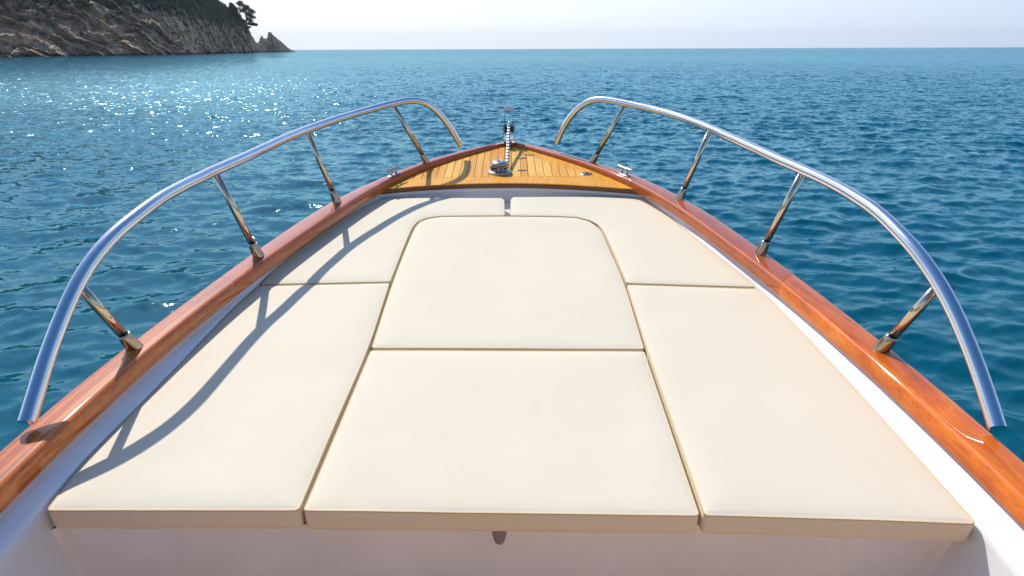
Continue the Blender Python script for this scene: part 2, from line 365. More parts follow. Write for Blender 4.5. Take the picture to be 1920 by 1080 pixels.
# ================================================================ sea
def ocean_tile(Lx, n, kmin, kmax, p, wind, spread, rms, seed, chop):
    rg = np.random.default_rng(seed)
    k1 = np.fft.fftfreq(n, 1.0 / n) * 2 * np.pi / Lx
    kx, ky = np.meshgrid(k1, k1, indexing='ij')
    k = np.hypot(kx, ky); k[0, 0] = 1
    d = (kx * math.cos(wind) + ky * math.sin(wind)) / k
    A = k ** (-p) * np.exp(-(kmin / k) ** 4) * np.exp(-(k / kmax) ** 2) * (np.abs(d) ** spread * .9 + .1)
    A[0, 0] = 0
    H = A * (rg.normal(size=(n, n)) + 1j * rg.normal(size=(n, n)))
    h = np.fft.ifft2(H).real
    s = rms / h.std()
    dx = np.fft.ifft2(-1j * kx / k * H).real * s * chop * -1
    dy = np.fft.ifft2(-1j * ky / k * H).real * s * chop * -1
    return h * s, dx, dy
def sample(T, L, x, y, ang):
    n = T[0].shape[0]
    c, s = math.cos(ang), math.sin(ang)
    u = ((x * c + y * s) / L) % 1.0 * n; v = ((-x * s + y * c) / L) % 1.0 * n
    i = u.astype(np.int64); j = v.astype(np.int64); fu = u - i; fv = v - j
    i %= n; j %= n; i2 = (i + 1) % n; j2 = (j + 1) % n
    o = [t[i, j] * (1 - fu) * (1 - fv) + t[i2, j] * fu * (1 - fv) + t[i, j2] * (1 - fu) * fv + t[i2, j2] * fu * fv for t in T]
    return o[0], o[1] * c - o[2] * s, o[1] * s + o[2] * c

def build_sea():
    t1 = ocean_tile(6.1, 384, 2 * np.pi / .60, 2 * np.pi / .05, 2.1, R(80), 1.2, .0070, 3, 1.2)
    t2 = ocean_tile(31.0, 512, 2 * np.pi / 1.5, 2 * np.pi / .2, 2.2, R(97), 1.0, .0115, 5, 1.2)
    t3 = ocean_tile(173.0, 512, 2 * np.pi / 14, 2 * np.pi / 1.6, 2.2, R(88), 1.5, .014, 8, 1.0)
    fine = np.arange(R(-52), R(52), .00165)
    lc = np.linspace(R(-180), R(-52), 70)[:-1]; rc = np.linspace(R(52), R(180), 70)
    th = np.concatenate([lc, fine, rc])
    r = [.6]
    while r[-1] < 4500:
        q = r[-1]
        r.append(q * (1.0075 if q < 14 else 1.0038 if q < 160 else 1.012 if q < 400 else 1.05 if q < 1500 else 1.3))
    r = np.array(r)
    RR, TT = np.meshgrid(r, th, indexing='ij')
    x = RR * np.sin(TT); y = RR * np.cos(TT)
    z = np.zeros_like(x)
    near = np.interp(RR, [3, 7, 14, 40], [.9, 1.0, 1.2, 1.25])
    f1 = np.clip(1.0 - (RR - 40) / 80, 0, 1) * near; f2 = np.clip(1.15 - RR / 300, 0, 1) * near; f3 = np.clip(1.1 - RR / 1200, 0, 1)
    gust = .75 + .35 * np.sin(x * .11 + 1.3 * np.sin(y * .05)) * np.sin(y * .083 + 1 + np.sin(x * .06))
    X = x.copy(); Y = y.copy()
    for T, L, a, f in ((t1, 6.1, .23, f1 * gust), (t2, 31.0, -.37, f2), (t3, 173.0, .11, f3)):
        h, dx, dy = sample(T, L, x, y, a)
        z += h * f; X += dx * f; Y += dy * f
    V = np.stack([X, Y, z], -1).reshape(-1, 3)
    nr, nc = x.shape
    i = np.arange(nr - 1)[:, None] * nc + np.arange(nc - 1)[None, :]
    F = np.stack([i, i + 1, i + nc + 1, i + nc], -1).reshape(-1, 4)[:, ::-1]
    e1 = V[F[1000][1]] - V[F[1000][0]]; e2 = V[F[1000][2]] - V[F[1000][0]]
    if e1[0] * e2[1] - e1[1] * e2[0] < 0: F = F[:, ::-1]
    seam = np.arange(nr - 1) * nc + nc - 1
    me = bpy.data.meshes.new('sea')
    me.vertices.add(len(V)); me.vertices.foreach_set('co', V.astype(np.float32).ravel())
    nf = len(F)
    me.loops.add(nf * 4); me.loops.foreach_set('vertex_index', F.astype(np.int32).ravel())
    me.polygons.add(nf); me.polygons.foreach_set('loop_start', (np.arange(nf) * 4).astype(np.int32))
    me.polygons.foreach_set('use_smooth', np.ones(nf, dtype=bool))
    me.update(calc_edges=True)
    o = bpy.data.objects.new('sea', me); COL.objects.link(o)
    tag(o, kind='structure')
    m, nt, b = newmat('sea_water')
    v = coords(nt, (1, 1, 1))
    n0 = noise(nt, v, .035, 3, .5)
    c = ramp(nt, [(.35, (.0001, .066, .100)), (.65, (.0001, .084, .126))], n0)
    nt.links.new(c.outputs[0], b.inputs['Base Color'])
    b.inputs['IOR'].default_value = 1.333
    cd = N(nt, 'ShaderNodeNewGeometry')
    ln = N(nt, 'ShaderNodeVectorMath', operation='LENGTH'); nt.links.new(cd.outputs['Position'], ln.inputs[0])
    mr = N(nt, 'ShaderNodeMapRange'); nt.links.new(ln.outputs['Value'], mr.inputs[0])
    mr.inputs[1].default_value = 5; mr.inputs[2].default_value = 30; mr.inputs[3].default_value = .06; mr.inputs[4].default_value = .15
    nt.links.new(mr.outputs[0], b.inputs['Roughness'])
    # wind ripples finer than the mesh, as tilted facets; rougher away from the shelter of the boat
    v1 = coords(nt, (1.0, 1.5, 1), 'Object', (0, 0, .15))
    def facets(scale, detail, lo, hi, d0, d1, prev):
        n_ = nt.nodes.new('ShaderNodeTexNoise'); n_.inputs['Scale'].default_value = scale; n_.inputs['Detail'].default_value = detail
        n_.inputs['Roughness'].default_value = .62; nt.links.new(v1, n_.inputs['Vector'])
        a = N(nt, 'ShaderNodeVectorMath', operation='SUBTRACT'); nt.links.new(n_.outputs['Color'], a.inputs[0]); a.inputs[1].default_value = (.5, .5, .5)
        b_ = N(nt, 'ShaderNodeVectorMath', operation='MULTIPLY'); nt.links.new(a.outputs[0], b_.inputs[0]); b_.inputs[1].default_value = (.8, 1.0, 0)
        k_ = N(nt, 'ShaderNodeMapRange'); nt.links.new(ln.outputs['Value'], k_.inputs[0])
        for q, vv in zip((1, 2, 3, 4), (d0, d1, lo, hi)): k_.inputs[q].default_value = vv
        c_ = N(nt, 'ShaderNodeVectorMath', operation='SCALE'); nt.links.new(b_.outputs[0], c_.inputs[0]); nt.links.new(k_.outputs[0], c_.inputs['Scale'])
        e_ = N(nt, 'ShaderNodeVectorMath', operation='ADD'); nt.links.new(prev, e_.inputs[0]); nt.links.new(c_.outputs[0], e_.inputs[1])
        return e_.outputs[0]
    nn = facets(6.0, 3, .25, 1.35, 3, 30, cd.outputs['Normal'])
    nn = facets(26.0, 2, .0, 1.0, 6, 24, nn)
    nn = facets(1.1, 4, .0, .6, 22, 110, nn)
    nn = facets(.14, 4, .0, .35, 60, 300, nn)
    nm = N(nt, 'ShaderNodeVectorMath', operation='NORMALIZE'); nt.links.new(nn, nm.inputs[0]); nt.links.new(nm.outputs[0], b.inputs['Normal'])
    b.inputs['Specular IOR Level'].default_value = 0.0; b.inputs['Roughness'].default_value = 1.0
    for l_ in list(b.inputs['Roughness'].links): nt.links.remove(l_)
    gl = N(nt, 'ShaderNodeBsdfGlossy'); gl.inputs['Color'].default_value = (.53, .88, 1.0, 1)
    mr3 = N(nt, 'ShaderNodeMapRange'); nt.links.new(ln.outputs['Value'], mr3.inputs[0])
    for q, vv in zip((1, 2, 3, 4), (40, 120, 1.0, .35)): mr3.inputs[q].default_value = vv
    mm = N(nt, 'ShaderNodeMath', operation='MULTIPLY'); nt.links.new(mr.outputs[0], mm.inputs[0]); nt.links.new(mr3.outputs[0], mm.inputs[1])
    nt.links.new(mm.outputs[0], gl.inputs['Roughness']); nt.links.new(nm.outputs[0], gl.inputs['Normal'])
    fr = N(nt, 'ShaderNodeFresnel'); fr.inputs['IOR'].default_value = 1.34; nt.links.new(nm.outputs[0], fr.inputs['Normal'])
    mxs = N(nt, 'ShaderNodeMixShader'); nt.links.new(fr.outputs[0], mxs.inputs[0]); nt.links.new(b.outputs[0], mxs.inputs[1]); nt.links.new(gl.outputs[0], mxs.inputs[2])
    nt.links.new(mxs.outputs[0], nt.nodes['Material Output'].inputs['Surface'])
    me.materials.append(m)
    return o
build_sea()

# ================================================================ headland with scrub and pines
from mathutils import noise as mn
SHORE = [[-2.2, 70.0], [-1.5, 108.0], [-0.98649, 153.7], [-0.87263, 173.7], [-0.77503, 199.3], [-0.702, 211.1], [-0.62897, 224.3], [-0.54778, 248.5], [-0.49498, 273.0], [-0.45024, 320.7], [-0.40145, 400.4], [-0.36895, 476.8], [-0.32835, 598.3], [-0.32346, 661.1]]
RIDGE = [[-2.2, 0.25], [-1.5, 0.22], [-0.98, 0.19], [-0.90988, 0.18576], [-0.8064, 0.18223], [-0.71955, 0.17219], [-0.61182, 0.15204], [-0.54204, 0.12484], [-0.49322, 0.10057], [-0.45748, 0.08434], [-0.4345, 0.06865], [-0.42263, 0.06], [-0.40782, 0.05219], [-0.39832, 0.03962], [-0.39233, 0.03226], [-0.39191, 0.02488], [-0.38828, 0.01745], [-0.38313, 0.00922], [-0.37956, 0.01145], [-0.37613, 0.01815], [-0.37361, 0.01889], [-0.37176, 0.01516], [-0.36694, 0.01514], [-0.36412, 0.02331], [-0.3607, 0.02478], [-0.35804, 0.02107], [-0.35376, 0.01733], [-0.34657, 0.01134], [-0.33946, 0.00457], [-0.33432, 0.00079], [-0.32906, -0.00225], [-0.32346, -0.00272]]
su, sy_ = zip(*SHORE); ru, rs = zip(*RIDGE)
def land_pt(u, s, rough=True):
    """u: bearing tangent of the shore point, s: 0 at the waterline, 1 at the ridge, above 1 behind it"""
    ys = float(np.interp(u, su, sy_)); sl = float(np.interp(u, ru, rs))
    D = float(np.interp(u, [-1, -.42, -.395, -.385, -.32], [58, 52, 28, 12, 9]))
    yr = ys + D; H = max(-.6, 1.8 + sl * yr)
    if s <= 1:
        y = ys + D * s
        f = 1 - (1 - s) ** 1.25
        z = -1.0 + (H + 1.0) * f
    else:
        y = yr + (s - 1) * D * 3.0
        z = H - (s - 1) ** 1.1 * (H * 1.5 + 6)
    x = u * y
    if not rough: return x, y, z
    m = max(0.0, min(1.0, H / 14.0)); e = max(0.0, 1 - s) ** .35 if s < 1 else 0.0
    e = max(e, .10 if s < 1.05 else 0)
    q = z * .90 + y * .40 + x * .10
    w = mn.fractal(Vector((x * .05, y * .035, z * .06)), 1.0, 2.0, 4)
    a = q * .155 + w * 1.7
    saw = (a - math.floor(a)); saw = saw if saw < .82 else (1 - saw) / .18 * .82
    a2 = q * .52 + w * 3.1 + mn.noise(Vector((x * .2, y * .1, z * .2))) * .9
    saw2 = (a2 - math.floor(a2)); saw2 = saw2 if saw2 < .8 else (1 - saw2) / .2 * .8
    r1 = mn.hetero_terrain(Vector((x * .12, y * .10, z * .14)), .8, 2.1, 5, .6)
    r2 = mn.fractal(Vector((x * .5, y * .4, q * .7)), .9, 2.2, 4)
    amp = (3.4 * saw + 1.15 * saw2 + 1.1 * (r1 - .6) + .8 * r2) * m * e
    # push towards the sea, across the shoreline
    x += amp * .80; y -= amp * 1.5
    z += (.9 * r2 + .5 * saw2) * m * min(1, s * 4) * (1.0 if s < .97 else .45)
    if H < 15 and s > .8: z += .5 * mn.fractal(Vector((x * 1.3, y * .8, 3.0)), .8, 2.2, 3)
    return x, y, z
us = np.concatenate([np.linspace(-2.1, -.985, 90), np.linspace(-.98, -.46, 330), np.linspace(-.459, -.3245, 250)])
ss = np.concatenate([np.linspace(0, 1, 130), np.linspace(1.03, 1.9, 16)])
V = [land_pt(float(u), float(s)) for u in us for s in ss]
ns = len(ss)
F = [(i * ns + j, (i + 1) * ns + j, (i + 1) * ns + j + 1, i * ns + j + 1) for i in range(len(us) - 1) for j in range(ns - 1)]
def rockmat():
    m, nt, b = newmat('headland_rock')
    v = coords(nt, (.05, .05, .07)); n1 = noise(nt, v, 1.0, 6, .65, .5)
    v2 = coords(nt, (.35, .35, .5)); n2 = noise(nt, v2, 1.0, 8, .7, .3)
    v3 = coords(nt, (.03, .045, .30), 'Object', (R(-22), 0, 0)); n3 = noise(nt, v3, 3.0, 5, .65, .8)
    r1 = ramp(nt, [(.3, (.32, .23, .165)), (.5, (.51, .355, .24)), (.7, (.66, .46, .29))], n1)
    r2 = ramp(nt, [(.32, (.66, .61, .58)), (.62, (1.15, 1.1, 1.05))], n2)
    col = mix(nt, .9, r1.outputs[0], r2.outputs[0], 'MULTIPLY')
    r3 = ramp(nt, [(.40, (.66, .62, .60)), (.52, (1.0, .97, .94)), (.66, (1.4, 1.2, 1.04))], n3)
    col = mix(nt, .8, col, r3.outputs[0], 'MULTIPLY')
    # thin green growth on the upper slope
    geo = N(nt, 'ShaderNodeNewGeometry'); sep = N(nt, 'ShaderNodeSeparateXYZ'); nt.links.new(geo.outputs['Position'], sep.inputs[0])
    mr = N(nt, 'ShaderNodeMapRange'); nt.links.new(sep.outputs[2], mr.inputs[0]); mr.inputs[1].default_value = 4; mr.inputs[2].default_value = 22; mr.inputs[3].default_value = -.22; mr.inputs[4].default_value = .18
    ad = N(nt, 'ShaderNodeMath', operation='ADD'); nt.links.new(mr.outputs[0], ad.inputs[0]); nt.links.new(n2, ad.inputs[1])
    r4 = ramp(nt, [(.50, (0, 0, 0)), (.60, (1, 1, 1))], ad.outputs[0])
    col = mix(nt, r4.outputs[0], col, (.055, .070, .028))
    # dark wet band just above the water
    r5 = ramp(nt, [(0.0, (.35, .30, .28)), (1.0, (1, 1, 1))], None)
    mr2 = N(nt, 'ShaderNodeMapRange'); nt.links.new(sep.outputs[2], mr2.inputs[0]); mr2.inputs[1].default_value = .5; mr2.inputs[2].default_value = 1.3
    nt.links.new(mr2.outputs[0], r5.inputs[0]); col = mix(nt, 1.0, col, r5.outputs[0], 'MULTIPLY')
    nt.links.new(col, b.inputs['Base Color']); b.inputs['Roughness'].default_value = .9; b.inputs['Specular IOR Level'].default_value = .2
    x = bump(nt, n3, .6, 1.3, None); bump(nt, n2, .6, .7, b, x)
    return m
hl = mesh('headland', V, F, rockmat(), None, False)
tag(hl, kind='structure')

def foliage_mat(name, c1, c2):
    m, nt, b = newmat(name)
    geo = N(nt, 'ShaderNodeNewGeometry'); v = coords(nt, (.35, .35, .35)); n = noise(nt, v, 1.0, 3)
    ad = N(nt, 'ShaderNodeMath', operation='MULTIPLY_ADD'); nt.links.new(geo.outputs['Random Per Island'], ad.inputs[0]); ad.inputs[1].default_value = .5; nt.links.new(n, ad.inputs[2])
    r = ramp(nt, [(.35, c1), (1.0, c2)], ad.outputs[0]); nt.links.new(r.outputs[0], b.inputs['Base Color'])
    b.inputs['Roughness'].default_value = .75; b.inputs['Specular IOR Level'].default_value = .25
    return m
M['leaf'] = foliage_mat('scrub_leaves', (.030, .046, .018), (.13, .155, .045))
M['needle'] = foliage_mat('pine_needles', (.016, .030, .014), (.050, .075, .028))
M['bark'] = plain('pine_bark', (.09, .06, .045), .9)
def leaf_cloud(rg, c, rad, n, size, V, F):
    for _ in range(n):
        d = Vector((rg.gauss(0, 1), rg.gauss(0, 1), rg.gauss(0, 1))); d.normalize(); d *= rg.random() ** .45
        p = Vector(c) + Vector((d.x * rad[0], d.y * rad[1], d.z * rad[2]))
        a = Vector((rg.gauss(0, 1), rg.gauss(0, 1), rg.gauss(0, 1))).normalized(); b_ = a.cross(Vector((rg.gauss(0, 1), rg.gauss(0, 1), rg.gauss(0, 1)))).normalized()
        s = size * rg.uniform(.6, 1.4); k = len(V)
        V += [tuple(p + a * s), tuple(p - a * s * .5 + b_ * s * .8), tuple(p - a * s * .5 - b_ * s * .8), tuple(p + a * s * .2 + a.cross(b_) * s * .6)]
        F += [(k, k + 1, k + 2), (k, k + 2, k + 3)]
rg = random.Random(11)
V = []; F = []
cnt = 0
for _ in range(9000):
    if cnt > 1500: break
    u = rg.uniform(-.80, -.395); s = rg.uniform(.12, 1.05)
    # the growth reaches lower to the right, as on the slope in the photo
    lim = float(np.interp(u, [-.8, -.66, -.58, -.50, -.45, -.42, -.395], [.80, .72, .58, .48, .42, .45, .60]))
    dens = mn.noise(Vector((u * 60, s * 5, 0))) * .28
    if s < lim + dens and rg.random() > .045: continue
    x, y, z = land_pt(u, s); rr = rg.uniform(.7, 1.9)
    if s > .97: rr = min(rr, 1.2)
    leaf_cloud(rg, (x + .3, y - .5, z + rr * .25), (rr * 1.15, rr * 1.1, rr * .75), 42, .30, V, F); cnt += 1
tag(mesh('scrub', V, F, M['leaf'], None, False), kind='stuff')

def pine(name, lumps, base, fork, label):
    rg = random.Random(len(lumps)); root = bpy.data.objects.new(name, None); COL.objects.link(root); root.location = base
    tag(root, label, 'tree', 'pines on the headland'); b = Vector(base)
    mb = MB(); fk = Vector(fork) - b
    mb.tube(cat_rom([(0, 0, 0), tuple(fk * .5 + Vector((.3, 0, 0))), tuple(fk)], 8), [.42, .40, .38, .36, .33, .30, .28, .26], 8)
    V = []; F = []
    for (x, y, z, r) in lumps:
        yy = y + rg.uniform(-2.2, 2.2); c = Vector((x, yy, z)) - b
        mb.tube(cat_rom([tuple(fk * rg.uniform(.55, 1.0)), tuple((fk + c) / 2 + Vector((0, 0, -.5))), tuple(c)], 6), [.17, .15, .12, .1, .07, .04], 6)
        for k in range(5):
            o = Vector((rg.uniform(-.6, .6) * r, rg.uniform(-.8, .8) * r, rg.uniform(-.35, .35) * r)); r2 = r * rg.uniform(.5, .78)
            leaf_cloud(rg, c + o, (r2, r2, r2 * .72), 150, .23, V, F)
    mb.build('trunk', M['bark'], root); mesh('crown', V, F, M['needle'], root, False)
BIG = [[-161.56, 405.0, 28.11, 1.98], [-159.89, 405.0, 26.65, 2.64], [-157.88, 405.0, 25.18, 2.31], [-155.92, 405.0, 23.42, 2.64], [-161.0, 405.0, 23.73, 2.31], [-158.08, 405.0, 21.96, 1.98], [-155.79, 405.0, 20.19, 2.31], [-158.28, 405.0, 18.72, 1.98], [-161.0, 405.0, 17.84, 1.32], [-157.96, 405.0, 16.65, 1.65], [-155.11, 405.0, 16.34, 1.49], [-153.22, 405.0, 16.04, 1.32], [-157.97, 405.0, 14.57, 0.99]]
SMALL = [[-167.5, 405.0, 26.96, 1.98], [-166.15, 405.0, 25.5, 2.31], [-164.48, 405.0, 24.04, 2.64], [-168.22, 405.0, 24.63, 2.64], [-165.78, 405.0, 21.99, 2.97], [-163.41, 405.0, 20.8, 1.98]]
pine('pine_tree', BIG, (-160.9, 405, 11.5), (-158.9, 405, 20.5), 'tall leaning pine standing out against the sky at the end of the headland')
pine('pine_tree', SMALL, (-165.5, 405, 15.5), (-165.6, 405, 21.0), 'smaller bushy pine just left of the tall leaning pine on the headland')

# ================================================================ sea haze
hz = MB(); hz.box((0, 0, 48), (9300, 9300, 104))
hz = hz.build('haze', None, None, False)
mh = bpy.data.materials.new('sea_haze'); mh.use_nodes = True; nt = mh.node_tree
nt.nodes.remove(nt.nodes['Principled BSDF']); pv = nt.nodes.new('ShaderNodeVolumePrincipled')
pv.inputs['Color'].default_value = (.80, .88, 1.0, 1); pv.inputs['Density'].default_value = HAZE
nt.links.new(pv.outputs[0], nt.nodes['Material Output'].inputs['Volume'])
hz.data.materials.append(mh); tag(hz, kind='stuff')

# ================================================================ the boat
boat = boat_thing('boat', 'white motor boat with varnished wooden gunwales, seen from the helm towards its bow', 'boat', (0, 0, 0))

def curve_upto(P, apex): return np.array(list(P) + [apex])
OUTER = {'L': curve_upto(OUTL, (.018, 4.215)), 'R': curve_upto(OUTR[:-1], (.018, 4.215))}
INNER = {'L': curve_upto(INL, (.018, 4.14)), 'R': curve_upto(INR[:-1], (.018, 4.14))}
def resample(P, n):
    P = np.array(P, float); a = np.r_[0, np.cumsum(np.linalg.norm(np.diff(P, axis=0), axis=1))]
    s = np.linspace(0, a[-1], n)
    return np.array([np.interp(s, a, P[:, k]) for k in range(P.shape[1])]).T, s
def sweep(secs, closed=True):
    """secs: list of sections, each a list of 3D points"""
    m = len(secs[0]); V = [p for s in secs for p in s]; F = []
    for i in range(len(secs) - 1):
        for k in range(m if closed else m - 1):
            q = (k + 1) % m
            F.append((i * m + k, i * m + q, (i + 1) * m + q, (i + 1) * m + k))
    if closed:
        F.append(tuple(range(m - 1, -1, -1))); F.append(tuple(range((len(secs) - 1) * m, len(secs) * m)))
    return V, F
NG = 160
GUN = {}
for s in 'LR':
    o_, so = resample(OUTER[s], NG); i_, si = resample(INNER[s], NG)
    GUN[s] = (o_, i_, si)
def gun_board(s, y0, y1, mat):
    o_, i_, si = GUN[s]
    ym = [(o_[k][1] + i_[k][1]) / 2 for k in range(NG)]
    near = lambda y: int(np.argmin([abs(v - y) for v in ym]))
    ks = list(range(near(y0), near(y1) + 1))
    secs = []; uv = []
    prof = [(0, -.048), (0, -.024), (.0015, -.014), (.005, -.006), (.011, -.0015), (.018, 0), (.024, .0006), (.45, .0020), (-.020, .0006), (-.014, 0), (-.006, -.003), (-.001, -.010), (0, -.020), (0, -.048)]
    for n_, k in enumerate(ks):
        a = i_[k]; b = o_[k]; w = np.linalg.norm(b - a); d = (b - a) / w
        g = 0.0006 if n_ == 0 else (-.0006 if n_ == len(ks) - 1 else 0)
        z = zg((a[1] + b[1]) / 2); pts = []
        for j, (f, dz) in enumerate(prof):
            off = f * w if j == 7 else (w + f if j >= 8 else f)
            q = a + d * off
            pts.append((q[0], q[1] + g, z + dz)); uv.append((si[k], (off if j < 13 else w + .03) - (.03 if j == 0 else 0)))
        secs.append(pts)
    V, F = sweep(secs)
    F = [f[::-1] for f in F] if s == 'R' else F
    me = mesh('gunwale_board', V, F, mat, boat, True, uv)
    return sharp(me, 50)
lab = {'L': 'port', 'R': 'starboard'}
for s, y1 in (('L', 3.23), ('R', 3.325)):
    gun_board(s, -2.5, 2.0, M['maho_b'] if s == 'L' else M['maho_c'])
    gun_board(s, 2.0, y1, M['maho_a'] if s == 'L' else M['maho_d'])
    gun_board(s, y1, 4.3, M['maho_d'] if s == 'L' else M['maho_a'])
for o in [c for c in COL.objects if c.name.startswith('gunwale_board')]:
    x = sum(v.co.x for v in o.data.vertices) / len(o.data.vertices); y = sum(v.co.y for v in o.data.vertices) / len(o.data.vertices)
    if x < 0 and y < 2: o['label'] = 'long left gunwale board with dark lengthwise stripes in its varnished wood'
    if x > 0 and y < 2: o['label'] = 'long orange-brown varnished right gunwale board'

# inner hull wall, from under the gunwale down past the cushions
WL = [(-.94, -2.5), (-.965, -1.2), (-.985, -.2), (-1.0, .5), (-1.008, .98), (-1.012, 1.14), (-1.006, 1.26), (-.994, 1.45), (-.981, 1.85), (-.966, 2.05), (-.94, 2.3), (-.88, 2.67), (-.828, 2.88), (-.716, 3.19), (-.69, 3.25)]
WR = [(.94, -2.5), (.965, -1.2), (.98, -.2), (.99, .5), (.994, .95), (.989, 1.25), (.981, 1.58), (.957, 2.02), (.935, 2.2), (.86, 2.6), (.80, 2.95), (.728, 3.24), (.70, 3.30)]
def inner_wall():
    mb = MB()
    for s, W in (('L', WL), ('R', WR)):
        w, _ = resample(cat_rom(W, 200), 90)
        i_ = GUN[s][1]; o_ = GUN[s][0]
        secs = []
        for p in w:
            k = int(np.argmin(np.linalg.norm(i_ - p, axis=1)))
            # horizontal direction inboard -> outboard
            d = (o_[k] - i_[k]); d = d / np.linalg.norm(d)
            kk = int(np.argmin(np.abs((i_[:, 1]) - p[1]))); a = i_[kk] + (o_[kk] - i_[kk]) * .22
            a = np.array([a[0], p[1]])
            zt = zg(p[1]) - .044
            ddx = 1 if s == 'L' else -1
            pts = []
            for t in np.linspace(0, 1, 9):
                e = t ** 1.6
                x = a[0] * (1 - e) + p[0] * e
                x += -ddx * .012 * math.sin(math.pi * t)
                pts.append((x, p[1], zt * (1 - t)))
            pts += [(p[0] + ddx * .001, p[1], -.03), (p[0] + ddx * .006, p[1], -.08), (p[0] + ddx * .03, p[1], -.3), (p[0] + ddx * .10, p[1], -.62)]
            secs.append(pts)
        V, F = sweep(secs, False)
        mb.add(V, F if s == 'R' else [f[::-1] for f in F])
    return mb.build('inner_wall', M['gel'], boat)
inner_wall()

# outer hull
def outer_hull():
    mb = MB()
    for s in 'LR':
        o_, i_, si = GUN[s]; secs = []
        for k in range(0, NG, 2):
            p = o_[k]; z = zg(p[1]); f = max(0.0, min(1.0, (p[1] - 1.6) / 2.6)); c = .018
            x = p[0] - c
            pts = []
            for t, sx, dy in ((0, .985, 0), (.15, .975 , 0), (.45, .93 - .10 * f, -.06 * f), (.8, .84 - .22 * f, -.16 * f), (1.0, .55 - .2 * f, -.3 * f)):
                pts.append((c + x * sx, p[1] + dy, z - .046 - t * (1.25)))
            pts.append((c, p[1] - .42 * f, z - 1.42))
            secs.append(pts)
        V, F = sweep(secs, False)
        mb.add(V, F if s == 'L' else [f[::-1] for f in F])
    o = mb.build('hull', M['gel'], boat)
    return o
outer_hull()

# shelf the cushions lie on, the bulkhead below it with its dark-coloured notch piece, cockpit sole
def flat_plate(name, pts, z0, z1, mat, parent):
    n = len(pts)
    V = [(p[0], p[1], z1) for p in pts] + [(p[0], p[1], z0) for p in pts]
    F = [tuple(range(n)), tuple(range(2 * n - 1, n - 1, -1))] + [(i, i + n, (i + 1) % n + n, (i + 1) % n) for i in range(n)]
    o = mesh(name, V, F, mat, parent, False); return sharp(o, 30)
wl, _ = resample(cat_rom(WL, 200), 60); wr, _ = resample(cat_rom(WR, 200), 60)
plL = [(p[0] - .006, p[1]) for p in wl if p[1] > 1.04]; plR = [(p[0] + .006, p[1]) for p in wr if p[1] > 1.04]
flat_plate('cushion_shelf', [(-1.014, 1.03)] + plL + [(-.66, 3.36), (0, 3.42), (.66, 3.38)] + plR[::-1] + [(1.0, 1.03)], -.10, -.063, M['gel'], boat)
def bulkhead():
    nx, nz = 260, 60; V = []; F = []
    zs = np.concatenate([np.linspace(-.063, -.20, 44), np.linspace(-.22, -.62, 16)])
    for z in zs:
        inw = float(np.interp(-z, [.03, .08, .3, .62], [0, .005, .03, .10]))
        xl, xr = -1.012 + inw - .002, .996 - inw + .002
        ts = np.concatenate([.5 - .5 * np.cos(np.pi * np.linspace(0, .46, 60)), np.linspace(.44, .56, 81)[4:-4], .5 + .5 * np.cos(np.pi * np.linspace(.46, 0, 60))])
        ts = np.sort(np.unique(np.round(ts, 5))); nx = len(ts)
        for t in ts:
            x = xl + (xr - xl) * t
            y = 1.005 - .012 * (x / 1.0) ** 2
            e = min(x - xl, xr - x); rr = .024
            if e < rr: y -= rr - math.sqrt(max(0, rr * rr - (rr - e) ** 2))
            V.append((x, y, z))
    for j in range(len(zs) - 1):
        for i in range(nx - 1):
            a = j * nx + i; F.append((a, a + nx, a + nx + 1, a + 1))
    bh = mesh('bulkhead', V, F, M['gel'], boat)
    # small tapered piece standing proud, coloured dark as the shade inside a notch
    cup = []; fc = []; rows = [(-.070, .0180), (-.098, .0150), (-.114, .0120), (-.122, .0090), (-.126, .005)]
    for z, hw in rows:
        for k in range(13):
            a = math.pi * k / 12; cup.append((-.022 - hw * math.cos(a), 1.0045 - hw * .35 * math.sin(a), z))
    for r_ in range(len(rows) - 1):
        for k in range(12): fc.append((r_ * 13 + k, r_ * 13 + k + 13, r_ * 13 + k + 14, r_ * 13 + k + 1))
    mesh('shaded_notch', cup, fc, M['taupe'], bh)
    return bh
bulkhead()
flat_plate('cockpit_sole', [(-1.0, -2.5), (-1.0, 1.2), (1.0, 1.2), (1.0, -2.5)], -.46, -.40, M['sole'], boat)
# unseen wheelhouse added behind the viewer: tan surfaces for reflections and warm bounce
wh = MB().box((0, -1.62, .72), (1.80, .06, 2.24), None, .01).build('reflector_house', M['tan'], boat, False)
MB().box((0, -1.60, .465), (1.86, .16, .05), None, .012).build('reflector_sill', M['maho_w'], wh, False)
MB().box((0, -1.45, 1.88), (2.05, 1.9, .07), None, .02).build('reflector_top', M['tan'], wh, False)

# transom closes the hull behind
mesh('transom', [(-1.02, -2.5, .12), (1.02, -2.5, .12), (.92, -2.5, -.6), (.5, -2.5, -1.1), (-.5, -2.5, -1.1), (-.92, -2.5, -.6)], [(0, 1, 2, 3, 4, 5)], M['gel'], boat, False)

